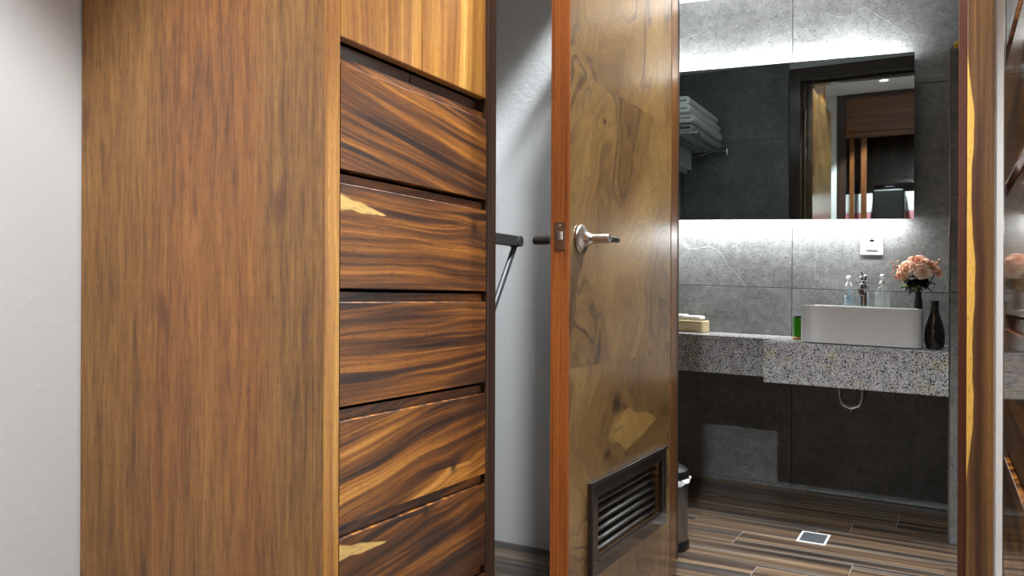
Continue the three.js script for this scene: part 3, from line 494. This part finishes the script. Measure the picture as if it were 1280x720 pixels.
// bouquet in a slim black bud vase
{
  const x = -0.138, d = 3.905, y = DECK, t0 = thing('bud_vase', 'slim black bud vase holding the peach roses', 'vase', [x, y, d]);
  part('body', lathe([[0, 0], [0.015, 0], [0.017, 0.004], [0.016, 0.03], [0.0115, 0.055], [0.013, 0.07]], x, y, d, 20), M.black, t0, { keep: true, rigid: true });
  const t = thing('rose_bouquet', 'bouquet of peach roses with dark leaves', 'flowers', [x, y + 0.07, d]);
  const rose = (cx, cy, cd, r, tilt) => {
    const gs = []; r *= 0.86;
    for (let L = 0; L < 3; L++) {
      const n = [3, 4, 5][L], rad = r * [0.34, 0.66, 1][L], hgt = r * [1.15, 1.05, 0.8][L], op = [0.12, 0.35, 0.75][L];
      for (let k = 0; k < n; k++) {
        const a0 = (k / n) * Math.PI * 2 + L * 0.6, W = (Math.PI * 2 / n) * 1.35, pos = [], idx = [], nu = 5, nv = 4;
        for (let j = 0; j <= nv; j++) for (let i = 0; i <= nu; i++) {
          const u = i / nu - 0.5, v = j / nv, a = a0 + u * W * (0.55 + 0.45 * Math.sin(v * Math.PI * 0.75)), edge = 1 - 0.5 * Math.pow(Math.abs(u) * 2, 3) * v;
          const rr2 = rad * (0.25 + 0.75 * Math.sin(v * 1.4)) + rad * op * v * v * v * 0.8, hh = hgt * (v * edge) - r * 0.25 - (v > 0.8 ? op * (v - 0.8) * r * 1.6 : 0);
          pos.push(Math.cos(a) * rr2, hh, Math.sin(a) * rr2);
        }
        for (let j = 0; j < nv; j++) for (let i = 0; i < nu; i++) { const q = j * (nu + 1) + i; idx.push(q, q + nu + 1, q + 1, q + 1, q + nu + 1, q + nu + 2); }
        const g = new THREE.BufferGeometry(); g.setAttribute('position', new THREE.Float32BufferAttribute(pos, 3)); g.setAttribute('uv', new THREE.Float32BufferAttribute(new Float32Array(pos.length / 3 * 2), 2)); g.setIndex(idx); g.computeVertexNormals(); gs.push(g);
      }
    }
    return merge(gs).rotateX(tilt[0]).rotateZ(tilt[1]).translate(cx, cy, -cd);
  };
  // x, y, d offset, radius, tilt (toward the viewer, sideways)
  const R = [[-0.002, 1.040, 0, 0.030, 0.6, 0], [-0.043, 1.012, -0.01, 0.028, 0.8, 0.5], [0.043, 1.020, 0.0, 0.027, 0.7, -0.5], [0.062, 1.002, 0.01, 0.024, 0.6, -0.8], [0.016, 0.996, -0.035, 0.026, 1.1, -0.1], [-0.055, 0.988, -0.02, 0.022, 1.0, 0.7], [0.024, 1.032, 0.035, 0.026, 0.2, -0.3], [-0.03, 1.03, 0.04, 0.026, 0.2, 0.4]];
  R.forEach(([dx, yy, dd, r, ta, tb], i) => { part('rose', rose(x + dx, yy, d + dd, r, [ta, tb]), i % 3 === 1 ? M.petal2 : M.petal, t, { keep: true, rigid: true }); part('stem', tube([V3(x, y + 0.072, d), V3(x + dx * 0.5, yy - 0.07, d + dd * 0.5), V3(x + dx, yy - 0.008, d + dd)], 0.0022, 8, 5), M.leafDark, t, { rigid: true }); part('rose_heart', new THREE.IcosahedronGeometry(r * 0.3, 1).translate(x + dx, yy + r * 0.25, -(d + dd - r * 0.25)), M.blush, t, { keep: true, rigid: true }); });
  const leaf = (a, el, len, w, cy, bend) => { const pos = [], idx = []; for (let j = 0; j <= 5; j++) { const v = j / 5, ww = w * Math.sin(Math.pow(v, 0.75) * Math.PI) * 0.5 + 0.0003; for (const s of [-1, 0, 1]) { const l = len * v; pos.push(l, -bend * v * v * len + (s ? 0.12 * w : 0), s * ww); } } for (let j = 0; j < 5; j++) for (let i = 0; i < 2; i++) { const q = j * 3 + i; idx.push(q, q + 1, q + 3, q + 1, q + 4, q + 3); } const g = new THREE.BufferGeometry(); g.setAttribute('position', new THREE.Float32BufferAttribute(pos, 3)); g.setAttribute('uv', new THREE.Float32BufferAttribute(new Float32Array(pos.length / 3 * 2), 2)); g.setIndex(idx); g.computeVertexNormals(); return g.rotateX(0.4 * Math.sin(a * 3)).rotateZ(el).rotateY(a).translate(x, cy, -d); };
  for (let k = 0; k < 30; k++) { const a = k * 2.399 + 0.4; part('leaf', leaf(a, 0.3 - 0.8 * ((k * 7 % 10) / 10), 0.050 + 0.02 * ((k * 3 % 7) / 7), 0.040, 0.945 + 0.035 * ((k * 5 % 9) / 9), 0.35), M.leafDark, t, { keep: true, rigid: true }); }
  for (const [a, el, cy] of [[-2.7, 0.1, 0.94], [-2.4, 0.25, 0.955], [2.75, 0.6, 0.97], [-0.5, 0.7, 0.98]]) part('leaf', leaf(a, el, 0.085, 0.018, cy, 0.2), M.leafLight, t, { keep: true, rigid: true, label: 'light green leaf' });
  for (const [tx, ty, td] of [[-0.100, 1.028, -0.02], [-0.096, 0.982, -0.03], [-0.088, 0.994, -0.02], [-0.075, 1.035, 0.01], [0.075, 1.045, 0.02]]) { part('sprig', tube([V3(x, y + 0.08, d), V3(x + tx * 0.5, ty - 0.045, d + td * 0.5), V3(x + tx, ty, d + td)], 0.0012, 10, 5), M.leafLight, t, { rigid: true }); for (let k = 0; k < 5; k++) part('bud', new THREE.SphereGeometry(0.0042 + 0.0015 * (k % 2), 7, 5).scale(1, 1.3, 1).translate(x + tx * (1 - k * 0.09) + 0.006 * Math.sin(k * 2.6 + tx * 90), ty - k * 0.006 + 0.006 * Math.cos(k * 2.2), -(d + td)), k % 2 ? M.blush : M.petal, t, { keep: true, rigid: true }); }
}
// green bottle behind the basin's left corner
{
  const x = -0.590, d = 3.80, t = thing('green_bottle', 'small green glass jar with an ochre base beside the basin', 'bottle', [x, CT, d]);
  part('jar', lathe([[0, 0.010], [0.026, 0.010], [0.028, 0.014], [0.028, 0.088], [0.025, 0.093]], x, CT, d), M.green, t, { keep: true, rigid: true }); part('base', lathe([[0, 0], [0.030, 0], [0.030, 0.010], [0, 0.010]], x, CT, d), M.ochre, t, { keep: true, rigid: true });
  part('cap', lathe([[0, 0.090], [0.026, 0.090], [0.026, 0.103], [0, 0.104]], x, CT, d), M.leafDark, t, { keep: true, rigid: true });
}
// wicker basket with a folded cloth
{
  const x0 = -1.185, x1 = -1.03, d0 = 3.875, d1 = 3.985, t = thing('basket', 'small pale wicker basket on the shallow end of the granite', 'basket', [-1.108, CT, 3.93]);
  part('body', box(x0 + 0.004, x1 - 0.004, CT + 0.001, CT + 0.055, d0 + 0.004, d1 - 0.004, 0.01), M.wickerDark, t, { rigid: true });
  for (let k = 0; k < 5; k++) { const y = CT + 0.006 + k * 0.0105, r = 0.006; part('weave', tube([V3(x0 + 0.008, y, d0), V3((x0 + x1) / 2, y + 0.001, d0 - 0.002), V3(x1 - 0.008, y, d0), V3(x1, y, d0 + 0.008), V3(x1 + 0.002, y, (d0 + d1) / 2), V3(x1, y, d1 - 0.008), V3(x1 - 0.008, y, d1), V3(x0 + 0.008, y, d1), V3(x0, y, d1 - 0.008), V3(x0, y, d0 + 0.008)], r, 60, 6, true), M.wicker, t, { rigid: true }); }
  const c = thing('folded_cloth', 'folded white cloths filling the wicker basket', 'towel', [-1.108, CT + 0.056, 3.93]);
  for (const [a, b, h] of [[x0 + 0.008, -1.115, 0.024], [-1.118, x1 - 0.012, 0.019]]) part('fold', box(a, b, CT + 0.056, CT + 0.056 + h, d0 + 0.008, d1 - 0.01, 0.0105), M.terry, c, { rigid: true });
}
// socket
{
  const x0 = -0.372, x1 = -0.281, y0 = 1.071, y1 = 1.193, D = DB, t = thing('wall_socket', 'white double wall socket with a reset button under the mirror', 'socket', [-0.3265, 1.071, DB]);
  part('plate', box(x0, x1, y0, y1, D - 0.006, D + 0.0, 0.003), M.white, t); const f = part('receptacle', box(-0.352, -0.301, 1.093, 1.171, D - 0.009, D - 0.005, 0.002), M.pump, t);
  for (const cy of [1.115, 1.148]) { for (const dx of [-0.008, 0.007]) part('slot', box(-0.3265 + dx - 0.0015, -0.3265 + dx + 0.0015, cy, cy + 0.009, D - 0.0094, D - 0.008, 0), M.hole, t, { parent: f }); part('slot', rod(V3(-0.3265, cy - 0.006, D - 0.0094), V3(-0.3265, cy - 0.006, D - 0.008), 0.003), M.hole, t, { parent: f }); }
  part('reset_button', box(-0.336, -0.317, 1.130, 1.139, D - 0.0105, D - 0.008, 0.001), M.black, t, { parent: f });
}
// trap under the basin
{
  const d = 3.75, xa = -0.425, xb = -0.338, t = thing('drain_trap', 'chrome drain trap curving below the granite top', 'pipe', [-0.38, 0.43, d]);
  part('bend', tube([V3(xa, 0.54, d), V3(xa, 0.475, d), V3(xa + 0.012, 0.442, d), V3(-0.381, 0.43, d), V3(xb - 0.012, 0.442, d), V3(xb, 0.475, d), V3(xb, 0.54, d)], 0.0095, 40, 12), M.chrome, t);
  for (const [x, y] of [[xa, 0.495], [xb, 0.49]]) part('slip_nut', rod(V3(x, y - 0.009, d), V3(x, y + 0.009, d), 0.0135, 0.0135, 8), M.chrome, t); part('clean_out', rod(V3(-0.381, 0.423, d), V3(-0.381, 0.412, d), 0.006), M.chrome, t);
}
// pedal bin
{
  const x = -0.918, d = 2.875, r = 0.105, t = thing('pedal_bin', 'slim steel waste bin with a black lid rim and white liner', 'waste bin', [x, 0, d]);
  part('body', lathe([[0, 0.02], [r - 0.003, 0.02], [r - 0.003, 0.232], [r - 0.006, 0.232]], x, 0, d, 40), M.steel, t, { keep: true, rigid: true });
  part('base', lathe([[0, 0.001], [r + 0.002, 0.001], [r + 0.003, 0.012], [r - 0.001, 0.028], [r - 0.004, 0.03]], x, 0, d, 40), M.black, t, { keep: true, rigid: true });
  const lid = part('lid_rim', lathe([[r - 0.004, 0.242], [r + 0.001, 0.244], [r + 0.001, 0.264], [r - 0.006, 0.270]], x, 0, d, 40), M.black, t, { keep: true, rigid: true });
  part('lid', lathe([[r - 0.004, 0.269], [r - 0.016, 0.277], [r * 0.6, 0.283], [0, 0.284]], x, 0, d, 40), M.steel, t, { keep: true, rigid: true, parent: lid });
  const pr = []; for (let k = 0; k <= 60; k++) pr.push(k / 60 * Math.PI * 2); const pos = [], idx = []; pr.forEach((a, k) => { const w = 0.004 * Math.sin(a * 9) + 0.003 * Math.sin(a * 23 + 1); for (const [rr, yy] of [[r - 0.004, 0.246], [r + 0.004 + w, 0.240], [r + 0.003 + w * 1.4, 0.226 + w * 1.6]]) pos.push(x + Math.cos(a) * rr, yy, -d + Math.sin(a) * rr); if (k) for (let j = 0; j < 2; j++) { const q = (k - 1) * 3 + j; idx.push(q, q + 1, q + 3, q + 1, q + 4, q + 3); } });
  const lg = new THREE.BufferGeometry(); lg.setAttribute('position', new THREE.Float32BufferAttribute(pos, 3)); lg.setAttribute('uv', new THREE.Float32BufferAttribute(new Float32Array(pos.length / 3 * 2), 2)); lg.setIndex(idx); lg.computeVertexNormals(); part('liner', lg, M.liner, t, { keep: true, rigid: true, label: 'white crumpled bag edge' });
}
// floor drain
{
  const x0 = -0.508, x1 = -0.408, d0 = 3.20, d1 = 3.345, t = thing('floor_drain', 'rectangular floor drain with a pale frame and dark grating', 'drain', [-0.458, 0.0, 3.27]);
  const e = 0.008; part('frame', [box(x0, x1, 0.0, 0.003, d0, d0 + e, 0.0005), box(x0, x1, 0.0, 0.003, d1 - e, d1, 0.0005), box(x0, x0 + e, 0.0, 0.003, d0 + e, d1 - e, 0.0005), box(x1 - e, x1, 0.0, 0.003, d0 + e, d1 - e, 0.0005)], M.white, t);
  part('well', box(x0 + e, x1 - e, 0.0, 0.0008, d0 + e, d1 - e, 0), M.hole, t); for (let k = 0; k < 9; k++) { const d = d0 + e + 0.008 + k * 0.0145; part('grate_bar', box(x0 + e, x1 - e, 0.0008, 0.0022, d - 0.004, d + 0.004, 0.0004), M.iron, t); }
}
// towel rack on the left wall, seen in the mirror
{
  const ya = 1.735, xw = BL, x1 = -1.25, d0 = 2.80, d1 = 3.44, xe = -1.225, t = thing('towel_rack', 'chrome wire towel rack reflected in the mirror', 'rack', [-1.5, ya, 3.12]);
  for (let k = 0; k < 5; k++) { const x = -1.60 + k * 0.08; part('rail', rod(V3(x, ya, d0), V3(x, ya, d1), 0.005), M.chrome, t); }
  for (const d of [d0 + 0.01, d1 - 0.01]) { part('arm', rod(V3(xw, ya, d), V3(xe, ya, d), 0.006), M.chrome, t); part('stay', rod(V3(xw, ya - 0.09, d), V3(x1 - 0.06, ya - 0.004, d), 0.004), M.chrome, t); part('end_stop', rod(V3(xe, ya - 0.03, d), V3(xe, ya + 0.012, d), 0.006), M.chrome, t); }
  part('hanging_rail', rod(V3(-1.40, ya - 0.05, d0), V3(-1.40, ya - 0.05, d1), 0.005), M.chrome, t);
  const towel = (x0, x1, y0, y1, da, db) => { const r = (y1 - y0) / 2, q = r * 0.46, s = new THREE.Shape(); s.moveTo(x0, y0); s.lineTo(x1 - r, y0); s.absarc(x1 - r, y0 + r, r, -Math.PI / 2, Math.PI / 2); s.lineTo(x0, y1); s.absarc(x0, y1 - q, q, Math.PI / 2, Math.PI * 1.5); s.lineTo(x1 - r, y0 + r + 0.002); s.lineTo(x1 - r, y0 + r - 0.002); s.lineTo(x0, y0 + q * 2); s.absarc(x0, y0 + q, q, Math.PI / 2, Math.PI * 1.5); return new THREE.ExtrudeGeometry(s, { depth: db - da - 0.02, bevelEnabled: true, bevelSize: 0.006, bevelThickness: 0.01, bevelOffset: -0.006, bevelSegments: 3, curveSegments: 8 }).translate(0, 0, -db + 0.01); };
  const st = [['bottom', -1.255, 0], ['second', -1.25, 1], ['third', -1.262, 2], ['top', -1.275, 3]];
  for (const [w, xe, k] of st) { const y0 = ya + 0.006 + k * 0.0495 + 0.001, o = thing('towel', `folded ${k ? 'white' : 'grey'} towel on the rack, ${w} of its stack`, 'towel', [-1.43, y0, 3.12], { group: 'folded towels on the rack' }); part('fold', towel(-1.60, xe, y0, y0 + 0.048, 2.80 + 0.012 * (k % 2), 3.42 + 0.015 * (k % 3)), k ? M.terry : M.greyTerry, o); }
  const h = thing('towel', 'grey towel hanging below the rack', 'towel', [-1.40, 1.56, 3.2]); part('drape', [box(-1.421, -1.4055, 1.57, ya - 0.04, 3.02, 3.40, 0.007), box(-1.3945, -1.379, 1.59, ya - 0.04, 3.02, 3.40, 0.007), box(-1.421, -1.379, ya - 0.0445, ya - 0.030, 3.02, 3.40, 0.006)], M.greyTerry, h);
}
// yellow sponge on top of the partition
{
  const x = 0.014, d = 3.54, t = thing('bath_sponge', 'yellow bath sponge on top of the tiled partition', 'sponge', [x, 1.803, d]);
  const g = new THREE.IcosahedronGeometry(0.026, 4), p = g.attributes.position, v = new THREE.Vector3(); for (let i = 0; i < p.count; i++) { v.fromBufferAttribute(p, i); const k = 1 + 0.06 * N(v.x * 120 + 3, v.y * 120 + v.z * 90); p.setXYZ(i, v.x * k, v.y * k * 0.75, v.z * k); } g.computeVertexNormals(); part('foam', g.translate(x, 1.803 + 0.0195, -d), M.yellow, t, { keep: true, rigid: true });
}

renderer.render(scene, camera);
